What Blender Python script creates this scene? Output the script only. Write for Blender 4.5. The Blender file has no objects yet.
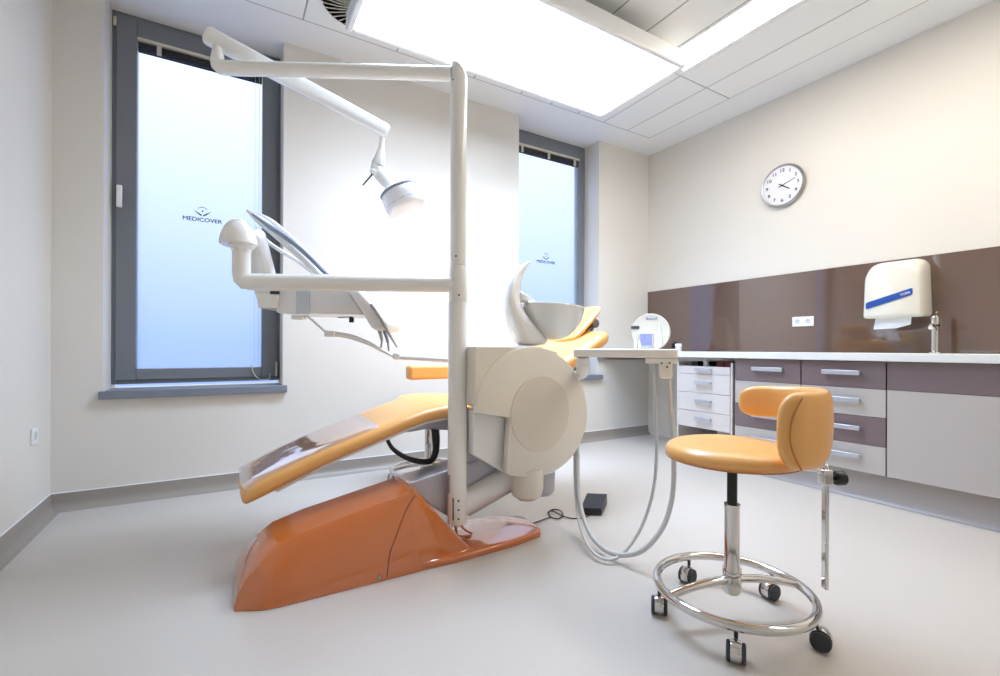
import bpy, bmesh, math, random
from mathutils import Vector, Matrix
random.seed(4)
PI = math.pi
COL = bpy.context.scene.collection

# ------------------------------------------------------------------ camera geometry (16.6 mm lens, eye 0.9 m)
FPX, YAW, ROLL, HZ, EYE = 461.3, math.radians(30.76), math.radians(0.23), 348.6, 0.9
RT = Vector((math.cos(YAW), -math.sin(YAW), 0)); FW = Vector((math.sin(YAW), math.cos(YAW), 0)); UP = Vector((0, 0, 1))

def ray(px, py):
    x = (px - 500) / FPX; y = (HZ - py) / FPX
    c, s = math.cos(ROLL), math.sin(ROLL)
    return RT * (x * c - y * s) + UP * (x * s + y * c) + FW

def atT(px, py, t): return Vector((0, 0, EYE)) + ray(px, py) * t
def atY(px, py, y): d = ray(px, py); return Vector((0, 0, EYE)) + d * (y / d.y)
def atX(px, py, x): d = ray(px, py); return Vector((0, 0, EYE)) + d * (x / d.x)
def plan(a, b, z): v = RT * a + FW * b; return Vector((v.x, v.y, z))

# ------------------------------------------------------------------ materials
def lin(c):
    out = []
    for v in c[:3]:
        v /= 255.0
        out.append(v / 12.92 if v <= .04045 else ((v + .055) / 1.055) ** 2.4)
    return (*out, 1)

def mat(name, rgb, rough=.5, metal=0., coat=0., spec=.5, var=0., scale=40., bump=0., bscale=200., coat_rough=.05):
    m = bpy.data.materials.new(name); m.use_nodes = True
    nt = m.node_tree; b = nt.nodes['Principled BSDF']; b.inputs['Coat IOR'].default_value = 1.5 if coat < 1 else 1.65
    b.inputs['Base Color'].default_value = lin(rgb); b.inputs['Roughness'].default_value = rough
    b.inputs['Metallic'].default_value = metal; b.inputs['Coat Weight'].default_value = coat
    b.inputs['Coat Roughness'].default_value = coat_rough; b.inputs['Specular IOR Level'].default_value = spec
    tc = nt.nodes.new('ShaderNodeTexCoord')
    if var:
        n = nt.nodes.new('ShaderNodeTexNoise'); n.inputs['Scale'].default_value = scale; n.inputs['Detail'].default_value = 4
        r = nt.nodes.new('ShaderNodeMapRange'); r.inputs['To Min'].default_value = 1 - var; r.inputs['To Max'].default_value = 1 + var
        mx = nt.nodes.new('ShaderNodeVectorMath'); mx.operation = 'SCALE'
        mx.inputs[0].default_value = lin(rgb)[:3]
        nt.links.new(tc.outputs['Object'], n.inputs['Vector']); nt.links.new(n.outputs['Fac'], r.inputs['Value'])
        nt.links.new(r.outputs['Result'], mx.inputs['Scale']); nt.links.new(mx.outputs['Vector'], b.inputs['Base Color'])
    if bump:
        n2 = nt.nodes.new('ShaderNodeTexNoise'); n2.inputs['Scale'].default_value = bscale; n2.inputs['Detail'].default_value = 3
        bp = nt.nodes.new('ShaderNodeBump'); bp.inputs['Strength'].default_value = bump; bp.inputs['Distance'].default_value = .002
        nt.links.new(tc.outputs['Object'], n2.inputs['Vector']); nt.links.new(n2.outputs['Fac'], bp.inputs['Height'])
        nt.links.new(bp.outputs['Normal'], b.inputs['Normal'])
    return m

def emit(name, rgb, power):
    m = bpy.data.materials.new(name); m.use_nodes = True
    b = m.node_tree.nodes['Principled BSDF']
    b.inputs['Base Color'].default_value = (.8, .8, .8, 1)
    b.inputs['Emission Color'].default_value = lin(rgb); b.inputs['Emission Strength'].default_value = power
    return m

M = dict(
    wall=mat('wall_paint', (229, 224, 215), .55, var=.012, scale=3, bump=.04, bscale=300),
    ceil=mat('ceiling_paint', (240, 240, 239), .7, var=.01, scale=3),
    tile=mat('ceiling_panel', (242, 242, 239), .6, var=.015, scale=60),
    grid=mat('ceiling_grid', (165, 165, 163), .5, var=.02),
    floor=mat('vinyl_floor', (198, 191, 182), .34, coat=.12, var=.05, scale=180, coat_rough=.25),
    cove=mat('vinyl_cove', (156, 147, 137), .4, var=.08, scale=150),
    frame=mat('grey_window_frame', (122, 126, 132), .35, var=.02),
    sill=mat('grey_sill', (124, 130, 140), .4, var=.02),
    dark=mat('dark_slats', (58, 58, 66), .5, var=.02),
    cream=mat('cream_rail', (215, 210, 192), .4, var=.01),
    white=mat('white_plastic', (240, 240, 238), .3, var=.006),
    lampwhite=mat('white_lamp_paint', (246, 245, 240), .22, coat=.4, var=.006),
    pole=mat('cream_enamel', (243, 240, 232), .25, coat=.5, var=.008),
    shell=mat('beige_shell', (234, 226, 211), .3, coat=.25, var=.008),
    shell2=mat('beige_shell_disc', (228, 218, 202), .3, coat=.25, var=.008),
    body=mat('pale_body', (240, 238, 235), .3, coat=.3, var=.008),
    leather=mat('orange_leatherette', (242, 180, 104), .33, coat=.15, var=.02, scale=30, bump=.12, bscale=350, coat_rough=.25),
    stitch=mat('stitched_seam', (196, 122, 48), .5, var=.03),
    base=mat('orange_gloss', (202, 108, 42), .12, coat=1., var=.01, coat_rough=.02),
    groove=mat('dark_orange_groove', (120, 55, 15), .5, var=.02),
    silver=mat('silver_paint', (186, 184, 190), .3, metal=.25, var=.01),
    chrome=mat('chrome', (215, 213, 210), .08, metal=1., var=.01),
    steel=mat('brushed_steel', (170, 168, 165), .3, metal=1., var=.03),
    black=mat('black_plastic', (24, 24, 26), .4, var=.03),
    hose=mat('grey_hose', (205, 206, 205), .4, var=.01),
    tubeblue=mat('grey_blue_tube', (140, 150, 168), .35, var=.02),
    purple=mat('mauve_laminate', (122, 106, 108), .35, coat=.2, var=.02, scale=90),
    grey=mat('light_grey_laminate', (188, 181, 176), .35, coat=.2, var=.012, scale=90),
    cart=mat('cart_fronts', (214, 208, 204), .35, var=.01),
    carcass=mat('taupe_carcass', (140, 124, 112), .5, var=.02),
    handle=mat('satin_handle', (190, 194, 202), .42, metal=.55, var=.01),
    top=mat('white_worktop', (232, 233, 230), .3, var=.008),
    splash=mat('brown_glass', (102, 80, 68), .06, coat=1., var=.015, scale=6, coat_rough=.015),
    clockface=mat('clock_face', (236, 236, 240), .3, coat=.5, var=.005),
    ink=mat('dark_ink', (40, 44, 58), .5, var=.02),
    blue=mat('blue_label', (28, 78, 160), .3, var=.02),
    paper=mat('paper_towel', (236, 238, 240), .8, var=.01),
    glass_grey=mat('smoked_lens', (205, 210, 216), .1, coat=1., var=.01),
    ivory=mat('ivory_plastic', (228, 224, 211), .25, coat=.4, var=.006),
    lens=mat('frosted_shield', (250, 250, 252), .12, coat=.8, var=.01),
    screen=mat('lcd_screen', (150, 160, 210), .15, coat=.6, var=.25, scale=30),
    red=mat('dark_red_boxes', (112, 38, 30), .5, var=.05),
    vent=mat('vent_dark', (52, 58, 62), .5, var=.03),
    rubber=mat('rubber', (58, 60, 64), .6, var=.03),
    navy=mat('pedal_blue_black', (30, 34, 46), .35, var=.03),
    kick=mat('plinth', (176, 170, 168), .35, var=.02),
    porcelain=mat('white_porcelain', (236, 234, 228), .08, coat=1., var=.004),
    amber=mat('amber_clip', (205, 120, 70), .4, var=.02),
)
M['light'] = emit('light_diffuser', (215, 232, 255), 6)
M['trough'] = emit('trough_diffuser', (252, 244, 232), 17)

def special_pane():
    m = bpy.data.materials.new('frosted_film'); m.use_nodes = True; nt = m.node_tree
    nt.nodes.clear()
    o = nt.nodes.new('ShaderNodeOutputMaterial'); mx = nt.nodes.new('ShaderNodeMixShader')
    t = nt.nodes.new('ShaderNodeBsdfTranslucent'); t.inputs['Color'].default_value = (.9, .95, 1, 1)
    r = nt.nodes.new('ShaderNodeBsdfRefraction'); r.inputs['IOR'].default_value = 1.02; r.inputs['Roughness'].default_value = .42
    r.inputs['Color'].default_value = (.92, .96, 1, 1)
    g = nt.nodes.new('ShaderNodeBsdfGlossy'); g.inputs['Roughness'].default_value = .3
    m2 = nt.nodes.new('ShaderNodeMixShader'); m2.inputs[0].default_value = .04
    mx.inputs[0].default_value = .8
    nt.links.new(t.outputs[0], mx.inputs[1]); nt.links.new(r.outputs[0], mx.inputs[2])
    nt.links.new(mx.outputs[0], m2.inputs[1]); nt.links.new(g.outputs[0], m2.inputs[2]); nt.links.new(m2.outputs[0], o.inputs[0])
    return m
M['pane'] = special_pane()

def clear_cover():
    m = bpy.data.materials.new('clear_plastic'); m.use_nodes = True; nt = m.node_tree; nt.nodes.clear()
    o = nt.nodes.new('ShaderNodeOutputMaterial'); mx = nt.nodes.new('ShaderNodeMixShader')
    t = nt.nodes.new('ShaderNodeBsdfTransparent'); g = nt.nodes.new('ShaderNodeBsdfGlossy')
    g.inputs['Roughness'].default_value = .06; g.inputs['Color'].default_value = (.95, .95, 1, 1)
    n = nt.nodes.new('ShaderNodeTexNoise'); n.inputs['Scale'].default_value = 9; n.inputs['Detail'].default_value = 2
    bp = nt.nodes.new('ShaderNodeBump'); bp.inputs['Strength'].default_value = .35; bp.inputs['Distance'].default_value = .008
    tc = nt.nodes.new('ShaderNodeTexCoord')
    nt.links.new(tc.outputs['Object'], n.inputs['Vector']); nt.links.new(n.outputs['Fac'], bp.inputs['Height']); nt.links.new(bp.outputs[0], g.inputs['Normal'])
    f = nt.nodes.new('ShaderNodeLayerWeight'); f.inputs['Blend'].default_value = .25
    nt.links.new(f.outputs['Facing'], mx.inputs[0])
    nt.links.new(t.outputs[0], mx.inputs[1]); nt.links.new(g.outputs[0], mx.inputs[2]); nt.links.new(mx.outputs[0], o.inputs[0])
    return m
M['clear'] = clear_cover()

# ------------------------------------------------------------------ mesh helpers
def box(bm, x0, x1, y0, y1, z0, z1):
    vs = [bm.verts.new(c) for c in ((x0, y0, z0), (x1, y0, z0), (x1, y1, z0), (x0, y1, z0), (x0, y0, z1), (x1, y0, z1), (x1, y1, z1), (x0, y1, z1))]
    for f in ((0, 3, 2, 1), (4, 5, 6, 7), (0, 1, 5, 4), (1, 2, 6, 5), (2, 3, 7, 6), (3, 0, 4, 7)):
        bm.faces.new([vs[i] for i in f])
    return bm

def obox(bm, c, ax, ay, az, sx, sy, sz):
    """oriented box: centre, three unit axes, full sizes"""
    c = Vector(c); vs = []
    for k in (-.5, .5):
        for j, i in ((-.5, -.5), (-.5, .5), (.5, .5), (.5, -.5)):
            vs.append(bm.verts.new(c + ax * (i * sx) + ay * (j * sy) + az * (k * sz)))
    for f in ((0, 3, 2, 1), (4, 5, 6, 7), (0, 1, 5, 4), (1, 2, 6, 5), (2, 3, 7, 6), (3, 0, 4, 7)):
        bm.faces.new([vs[i] for i in f])
    return bm

def smooth_path(pts, n=6):
    pts = [Vector(p) for p in pts]
    if len(pts) < 3: return pts
    out = []
    for i in range(len(pts) - 1):
        p0 = pts[max(i - 1, 0)]; p1 = pts[i]; p2 = pts[i + 1]; p3 = pts[min(i + 2, len(pts) - 1)]
        for k in range(n):
            t = k / n
            out.append(.5 * ((2 * p1) + (p2 - p0) * t + (2 * p0 - 5 * p1 + 4 * p2 - p3) * t * t + (3 * p1 - p0 - 3 * p2 + p3) * t ** 3))
    out.append(pts[-1])
    return out

def ring_faces(bm, a, b):
    n = len(a)
    for i in range(n):
        try: bm.faces.new((a[i], a[(i + 1) % n], b[(i + 1) % n], b[i]))
        except ValueError: pass

def tube(bm, pts, r, seg=14, closed=False, smooth=0):
    if smooth: pts = smooth_path(pts, smooth)
    pts = [Vector(p) for p in pts]; n = len(pts)
    rr = r if isinstance(r, (list, tuple)) else None
    def rad(i):
        if rr is None: return r
        f = i / (n - 1) * (len(rr) - 1); k = min(int(f), len(rr) - 2); return rr[k] + (rr[k + 1] - rr[k]) * (f - k)
    tan = []
    for i in range(n):
        if closed: d = pts[(i + 1) % n] - pts[i - 1]
        else: d = pts[min(i + 1, n - 1)] - pts[max(i - 1, 0)]
        tan.append(d.normalized())
    ref = Vector((0, 0, 1)) if abs(tan[0].z) < .9 else Vector((1, 0, 0))
    u = tan[0].cross(ref).normalized(); rings = []
    for i in range(n):
        u = (u - tan[i] * u.dot(tan[i])).normalized(); v = tan[i].cross(u)
        rings.append([bm.verts.new(pts[i] + (u * math.cos(2 * PI * k / seg) + v * math.sin(2 * PI * k / seg)) * rad(i)) for k in range(seg)])
    for i in range(n - 1): ring_faces(bm, rings[i], rings[i + 1])
    if closed: ring_faces(bm, rings[-1], rings[0])
    else:
        bm.faces.new(rings[0][::-1]); bm.faces.new(rings[-1])
    return bm

def lathe(bm, prof, c=(0, 0, 0), axis=(0, 0, 1), seg=32, sx=1., sy=1.):
    """profile [(radius, height)] spun about axis through c"""
    ax = Vector(axis).normalized(); ref = Vector((0, 0, 1)) if abs(ax.z) < .9 else Vector((1, 0, 0))
    u = ax.cross(ref).normalized(); v = ax.cross(u); c = Vector(c); rings = []
    for r, h in prof:
        if r < 1e-6: rings.append([bm.verts.new(c + ax * h)])
        else: rings.append([bm.verts.new(c + ax * h + u * (math.cos(2 * PI * k / seg) * r * sx) + v * (math.sin(2 * PI * k / seg) * r * sy)) for k in range(seg)])
    for a, b in zip(rings, rings[1:]):
        if len(a) == 1 and len(b) == 1: continue
        if len(a) == 1:
            for k in range(seg): bm.faces.new((a[0], b[(k + 1) % seg], b[k]))
        elif len(b) == 1:
            for k in range(seg): bm.faces.new((a[k], a[(k + 1) % seg], b[0]))
        else: ring_faces(bm, a, b)
    if len(rings[0]) > 1: bm.faces.new(rings[0][::-1])
    if len(rings[-1]) > 1: bm.faces.new(rings[-1])
    return bm

def prism(bm, pts, d):
    """polygon of 3D points extruded by vector d"""
    d = Vector(d); a = [bm.verts.new(Vector(p)) for p in pts]; b = [bm.verts.new(Vector(p) + d) for p in pts]
    bm.faces.new(a[::-1]); bm.faces.new(b); ring_faces(bm, a, b)
    return bm

def loft(bm, secs):
    rings = [[bm.verts.new(Vector(p)) for p in s] for s in secs]
    for a, b in zip(rings, rings[1:]): ring_faces(bm, a, b)
    bm.faces.new(rings[0][::-1]); bm.faces.new(rings[-1])
    return bm

def new(): return bmesh.new()

def obj(name, bm, m, parent=None, bevel=0, seg=3, sub=0, angle=35, local=False):
    """link a bmesh as ONE mesh object; vertices are given in world space unless local"""
    bmesh.ops.recalc_face_normals(bm, faces=bm.faces[:])
    if parent is not None and not local:
        root = parent
        off = Vector(parent.location)
        while root.parent: root = root.parent; off += Vector(root.location)
        bmesh.ops.translate(bm, verts=bm.verts[:], vec=-off)
    me = bpy.data.meshes.new(name); bm.to_mesh(me); bm.free()
    me.materials.append(m)
    for p in me.polygons: p.use_smooth = True
    me.set_sharp_from_angle(angle=math.radians(angle))
    o = bpy.data.objects.new(name, me); COL.objects.link(o); o.parent = parent
    if bevel:
        b = o.modifiers.new('bevel', 'BEVEL'); b.width = bevel; b.segments = seg; b.limit_method = 'ANGLE'; b.angle_limit = math.radians(30); b.harden_normals = False
    if sub:
        s = o.modifiers.new('sub', 'SUBSURF'); s.levels = sub; s.render_levels = sub
    return o

def tag(o, label, cat, group=None):
    o['label'] = label; o['category'] = cat
    if group: o['group'] = group
    return o

def thing(name, label, cat, loc=(0, 0, 0), group=None):
    o = bpy.data.objects.new(name, None); COL.objects.link(o); o.location = loc; o.empty_display_size = .05
    return tag(o, label, cat, group)

def struct(o): o['kind'] = 'structure'; return o

def dup(root, loc, rotz=0, label=None):
    r = root.copy(); COL.objects.link(r); r.location = loc; r.rotation_euler = (0, 0, rotz)
    if label: r['label'] = label
    for ch in list(root.children):
        c = ch.copy(); COL.objects.link(c); c.parent = r
        for g in list(ch.children):
            d = g.copy(); COL.objects.link(d); d.parent = c
    return r

def text_bm(s, size, org, ax, ay, depth=.001, font_scale=1., bold=0.):
    cu = bpy.data.curves.new('lettering', 'FONT'); cu.body = s; cu.size = size; cu.align_x = 'CENTER'; cu.align_y = 'CENTER'; cu.extrude = depth
    cu.offset = bold
    to = bpy.data.objects.new('lettering', cu); COL.objects.link(to)
    bpy.context.view_layer.update()
    me = bpy.data.meshes.new_from_object(to.evaluated_get(bpy.context.evaluated_depsgraph_get()))
    bm = bmesh.new(); bm.from_mesh(me)
    bpy.data.objects.remove(to); bpy.data.curves.remove(cu); bpy.data.meshes.remove(me)
    ax = Vector(ax); ay = Vector(ay); az = ax.cross(ay); org = Vector(org)
    for v in bm.verts:
        p = v.co.copy(); v.co = org + ax * (p.x * font_scale) + ay * p.y + az * p.z
    return bm

# ------------------------------------------------------------------ ROOM
XL, XR, YB, YF, ZC = -.82, 3.874, 3.42, -1.15, 2.96
YO = 3.80     # outer face of the back wall
W1 = (-.60, .332); W2 = (2.222, 3.166); ZS = .645
struct(obj('floor', box(new(), XL - .2, XR + .2, YF - .2, YO, -.1, 0), M['floor']))
b = new()
box(b, XL - .2, XR + .2, YF - .2, YO, ZC, ZC + .15)
ceiling = struct(obj('ceiling', b, M['ceil']))
struct(obj('wall_left', box(new(), XL - .2, XL, YF - .2, YB, 0, ZC), M['wall']))
struct(obj('wall_right', box(new(), XR, XR + .2, YF - .2, YB, 0, ZC), M['wall']))
struct(obj('wall_front', box(new(), XL, XR, YF - .2, YF, 0, ZC), M['wall']))
b = new()
box(b, XL - .2, W1[0], YB, YO, 0, ZC); box(b, W1[1], W2[0], YB, YO, 0, ZC); box(b, W2[1], XR + .2, YB, YO, 0, ZC)
box(b, W1[0], W1[1], YB, YO, 0, ZS); box(b, W2[0], W2[1], YB, YO, 0, ZS)
struct(obj('wall_back', b, M['wall']))

# coved vinyl skirting
def cove(name, p0, p1, inward):
    p0 = Vector(p0); p1 = Vector(p1); n = Vector(inward)
    prof = [(0, 0), (0, .092), (.004, .094), (.006, .045), (.012, .022), (.028, .007), (.05, .0008), (.05, 0)]
    s = [[p + n * a + UP * h for a, h in prof] for p in (p0, p1)]
    return struct(obj(name, loft(new(), s), M['cove']))
def seal(name, p0, p1, inward):
    p0 = Vector(p0); p1 = Vector(p1); n = Vector(inward)
    s = [[p + n * a + UP * h for a, h in ((0, .0935), (0, .0985), (.003, .0985), (.0045, .0935))] for p in (p0, p1)]
    return struct(obj(name, loft(new(), s), M['white']))
seal('trim_4', (XL, YB, 0), (XR, YB, 0), (0, -1, 0))
seal('trim_5', (XL, YF, 0), (XL, YB, 0), (1, 0, 0))
cove('baseboard_back', (XL, YB, 0), (XR, YB, 0), (0, -1, 0))
cove('baseboard_left', (XL, YF, 0), (XL, YB, 0), (1, 0, 0))
cove('baseboard_front', (XL, YF, 0), (XR, YF, 0), (0, 1, 0))

# ceiling tiles (children of the ceiling, structure)
GX = [.41 - .6, .41, 1.01, 1.61, 2.035, 2.335, 2.635, 2.935, 3.24, 3.54]
GY = [YF + .2, -.4, .80, 2.29, 3.12]
for i in range(len(GX) - 1):
    for j in range(len(GY) - 1):
        if i == 6 and j == 2: continue                    # the trough light takes this bay
        if i == 6 and j < 2: continue
        t = obj('ceiling_tile', box(new(), GX[i] + .005, GX[i + 1] - .005, GY[j] + .005, GY[j + 1] - .005, ZC - .006, ZC + .001), M['tile'], ceiling, bevel=.0015, seg=1)
        t['kind'] = 'structure'
b = new()
box(b, GX[0] - .006, GX[-1] + .006, GY[0] - .006, GY[-1] + .006, ZC - .0025, ZC - .0005)
o = obj('ceiling_grid', b, M['grid'], ceiling); o['kind'] = 'structure'

# ------------------------------------------------------------------ WINDOWS
def window(name, x0, x1, handle, hinge):
    fy0, fy1 = 3.62, 3.70
    w = 0.028
    b = new()
    box(b, x0, x0 + w, fy0 + .012, fy1, ZS + .025, ZC); box(b, x1 - w, x1, fy0 + .012, fy1, ZS + .025, ZC)
    box(b, x0 + w, x1 - w, fy0 + .012, fy1, ZS + .025, ZS + .055); box(b, x0 + w, x1 - w, fy0 + .012, fy1, ZC - .03, ZC)
    root = struct(obj(name, b, M['frame'], bevel=.003, seg=2))
    g0, g1, gz0, gz1 = x0 + .122, x1 - (.115 if handle else .085), .765, ZC - .135
    b = new()
    box(b, x0 + w - .008, g0, fy0, fy1 - .01, ZS + .05, ZC - .022); box(b, g1, x1 - w + .008, fy0, fy1 - .01, ZS + .05, ZC - .022)
    box(b, g0, g1, fy0, fy1 - .01, ZS + .05, gz0); box(b, g0, g1, fy0, fy1 - .01, gz1, ZC - .022)
    obj('window_sash', b, M['frame'], root, bevel=.004, seg=2)
    obj('window_pane', box(new(), g0, g1, fy0 + .035, fy0 + .036, gz0, gz1), M['pane'], root)
    # gathered blind at the head with its cream rail and clips
    b = new()
    for k in range(5): box(b, g0 + .004, g1 - .004, fy0 + .004, fy0 + .03, gz1 - .074 + k * .0115, gz1 - .068 + k * .0115)
    box(b, g0 + .004, g1 - .004, fy0 + .012, fy0 + .033, gz1 - .074, gz1 - .012)
    bl = obj('blind_slats', b, M['dark'], root)
    obj('blind_rail', box(new(), g0 + .002, g1 - .002, fy0 - .012, fy0 + .03, gz1 - .018, gz1), M['cream'], root, bevel=.002)
    for f in ((.16, .62) if handle else (.06, .48, .92)):
        xx = g0 + (g1 - g0) * f
        obj('blind_clip', box(new(), xx - .012, xx + .012, fy0 - .008, fy0 + .004, gz1 - .078, gz1 - .018), M['cream'], root, bevel=.002)
    b = new()
    for xx in (g1 - .045, g1 - .02): tube(b, [(xx, fy0 + .004, gz1 - .02), (xx, fy0 + .004, gz0 + .02)], .0012, 6)
    obj('blind_cord', b, M['cream'], root)
    # daylight film lettering and emblem
    cx, lz = (x0 + x1) / 2, 1.748
    yt = fy0 + .033
    lt = new()
    for k, (ox, oz) in enumerate(((-.0009, 0), (.0009, 0), (0, .0008), (0, -.0008))):
        tb = text_bm('MEDICOVER', .036, (cx + ox, yt - .0001 * k, lz + oz), (1, 0, 0), UP, .0004, 1.12)
        tm = bpy.data.meshes.new('letters'); tb.to_mesh(tm); tb.free(); lt.from_mesh(tm); bpy.data.meshes.remove(tm)
    obj('film_lettering', lt, M['ink'], root)
    b = new()
    def wing(sg):
        out = []
        for k in range(9):
            f = k / 8; out.append(Vector((cx + sg * (.005 + .048 * f), yt, lz + .033 + .028 * f ** .8)))
        low = [Vector((cx + sg * (.001 + .045 * (k / 8)), yt, lz + .024 + .034 * (k / 8) ** 1.5)) for k in range(8, -1, -1)]
        prism(b, out + low, (0, -.001, 0))
    wing(1); wing(-1)
    lathe(b, [(0, 0), (.0055, 0), (.0055, .001), (0, .001)], (cx, yt, lz + .058), (0, -1, 0), 12)
    arc = [Vector((cx + .034 * math.sin(a), yt, lz + .052 + .034 * math.cos(a))) for a in [math.radians(q) for q in range(-52, 53, 8)]]
    arc2 = [Vector((cx + .034 * math.sin(a), yt, lz + .048 + .034 * math.cos(a))) for a in [math.radians(q) for q in range(52, -53, -8)]]
    prism(b, arc + arc2, (0, -.001, 0))
    obj('film_emblem', b, M['ink'], root)
    if handle:
        hx = x0 + .045
        b = new(); box(b, hx - .014, hx + .014, fy0 - .055, fy0 - .035, 1.745, 1.880); box(b, hx - .009, hx + .009, fy0 - .04, fy0 + .001, 1.845, 1.865)
        obj('window_handle', b, M['white'], root, bevel=.006)
        b = new(); box(b, x0 + .006, x0 + .022, fy0 - .006, fy0 + .002, ZC - .1, ZC - .045)
        obj('hinge_cap', b, M['cream'], root, bevel=.002)
        b = new(); tube(b, [(x1 - .022, fy0 - .008, .70), (x1 - .022, fy0 - .008, .80)], .007, 10)
        obj('hinge', b, M['cream'], root)
        b = new(); tube(b, [(g1 - .06, fy0 - .004, gz0 + .02), (g1 - .055, fy0 - .01, .74), (g1 - .03, fy0 - .02, .695), (g1 + .01, fy0 - .03, .676), (g1 + .045, fy0 - .02, .685), (g1 + .055, fy0 - .012, .72)], .0035, 8, smooth=6)
        obj('pull_cord', b, M['cream'], root)
    return root
window('window_1', W1[0], W1[1], True, True)
window('window_2', W2[0], W2[1], False, True)
for k, (a, c) in enumerate(((W1[0] - .015, W1[1] + .025), (W2[0] - .02, W2[1] + .035))):
    b = new(); box(b, a, c, YB - .035, YB, ZS - .042, ZS + .003); box(b, W1[0] if k == 0 else W2[0], W1[1] if k == 0 else W2[1], YB - .001, 3.64, ZS - .01, ZS + .027 - .024)
    struct(obj('trim_%d' % (k + 1), b, M['sill'], bevel=.003, seg=2))

# ------------------------------------------------------------------ CEILING LIGHTS + VENT
pz = 2.75
px0, px1, py0, py1 = .632, 2.555, 2.012, 2.738
L = thing('pendant_light_panel', 'large glowing white rectangular light panel hanging under the ceiling', 'light', ((px0 + px1) / 2, (py0 + py1) / 2, pz))
b = new(); e = .04
def rframe(b, e0, e1, z0, z1):
    box(b, px0 - e1, px0 - e0, py0 - e1, py1 + e1, z0, z1); box(b, px1 + e0, px1 + e1, py0 - e1, py1 + e1, z0, z1)
    box(b, px0 - e0, px1 + e0, py0 - e1, py0 - e0, z0, z1); box(b, px0 - e0, px1 + e0, py1 + e0, py1 + e1, z0, z1)
rframe(b, .0, .036, pz - .004, pz + .105)
obj('light_frame', b, M['white'], L, bevel=.012, seg=4)
obj('light_housing', box(new(), px0, px1, py0, py1, pz + .03, pz + .10), M['white'], L)
obj('light_diffuser', box(new(), px0 + .001, px1 - .001, py0 + .001, py1 - .001, pz + .004, pz + .02), M['light'], L)
for x, y in ((px0 + .3, py0 + .06), (px1 - .1, py0 + .06), (px0 + .3, py1 - .06), (px1 - .1, py1 - .06)):
    obj('suspension_wire', tube(new(), [(x, y, pz + .09), (x, y, ZC - .004)], .0015, 6), M['steel'], L)

T = thing('recessed_trough_light', 'long glowing warm white light strip set into the ceiling tiles', 'light', (2.785, .7, ZC))
b = new(); tx0, tx1, ty0, ty1 = 2.665, 2.895, -.9, 2.23
box(b, 2.639, tx0, -.95, 2.286, ZC - .008, ZC - .001); box(b, tx1, 2.931, -.95, 2.286, ZC - .008, ZC - .001); box(b, tx0, tx1, ty1, 2.286, ZC - .008, ZC - .001)
obj('trough_frame', b, M['tile'], T)
obj('trough_diffuser', box(new(), tx0, tx1, ty0, ty1, ZC - .006, ZC - .002), M['trough'], T)

V = thing('ceiling_vent', 'round swirl air vent with dark radial slots in ceiling tile', 'vent', (.47, 2.82, ZC))
vc = Vector((.76, 2.80, ZC - .006)); vc = Vector((.70, 2.79, ZC - .006))
V.location = vc
VR = .235
obj('vent_back', lathe(new(), [(VR, 0), (VR, .004), (0, .004)], vc - UP * .006, seg=48), M['vent'], V)
obj('vent_rim', lathe(new(), [(VR, -.001), (VR + .018, -.001), (VR + .018, .0055), (VR, .0055), (VR, -.001)], vc - UP * .006, seg=48), M['tile'], V)
for k in range(36):
    a = 2 * PI * k / 36; d = Vector((math.cos(a), math.sin(a), 0)); d2 = Vector((math.cos(a + .5), math.sin(a + .5), 0))
    obj('vent_fin', tube(new(), [vc + d * .06 - UP * .007, vc + d2 * .15 * 1 - UP * .009, vc + Vector((math.cos(a + .62), math.sin(a + .62), 0)) * (VR - .002) - UP * .007], .0038, 6, smooth=3), M['cream'], V)
obj('vent_hub', lathe(new(), [(0, 0), (.06, 0), (.06, .006), (0, .006)], vc - UP * .012, seg=24), M['tile'], V)

# ------------------------------------------------------------------ RIGHT WALL: glass splashback, worktop, cabinets
S = struct(obj('trim_3', box(new(), 3.862, XR, YF, YB - .003, .882, 1.507), M['splash']))
WT = obj('worktop', box(new(), 3.22, XR - .001, YF + .005, YB - .001, .836, .881), M['top'], bevel=.003)
tag(WT, 'long white worktop running along the right wall over the cabinets', 'worktop')
tag(obj('under_worktop_strip', box(new(), 3.15, 3.86, YB - .03, YB, .795, .834), M['carcass'], bevel=.002), 'brown strip on the back wall under the end of the worktop', 'rail')  # thin brown strip along the back wall just below the worktop

def handle(x, y0, y1, z, parent):
    b = new(); box(b, x - .032, x - .024, y0, y1, z - .015, z + .013)
    box(b, x - .024, x, y0 + .004, y0 + .016, z - .008, z + .008); box(b, x - .024, x, y1 - .016, y1 - .004, z - .008, z + .008)
    return obj('handle', b, M['handle'], parent, bevel=.003, seg=2)

XF = 3.25
zs = [.175, .341, .508, .673, .833]
def drawer_cabinet(y0, y1, hy0, hy1, label):
    c = thing('drawer_cabinet', label, 'cabinet', (3.56, (y0 + y1) / 2, 0), 'fitted drawer cabinets under the worktop')
    obj('cabinet_body', box(new(), XF + .019, 3.86, y0 + .001, y1 - .001, .174, .834), M['carcass'], c)
    for k in range(4):
        d = obj('drawer', box(new(), XF, XF + .018, y0 + .002, y1 - .002, zs[k] + .0015, zs[k + 1] - .0015), M['purple'] if k % 2 else M['grey'], c, bevel=.001, seg=1)
        handle(XF, hy0, hy1, (zs[k] + zs[k + 1]) / 2 + .012, d)
    return c
drawer_cabinet(1.595, 2.05, 1.70, 1.91, 'mauve and grey four-drawer cabinet beside the white drawer cart')
drawer_cabinet(1.138, 1.592, 1.256, 1.46, 'mauve and grey four-drawer cabinet behind the stool backrest')
c = thing('base_cabinet', 'wide cabinet with mauve top band and plain grey door below', 'cabinet', (3.56, .65, 0))
obj('cabinet_body', box(new(), XF + .019, 3.86, -.1, 1.134, .174, .834), M['carcass'], c)
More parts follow.
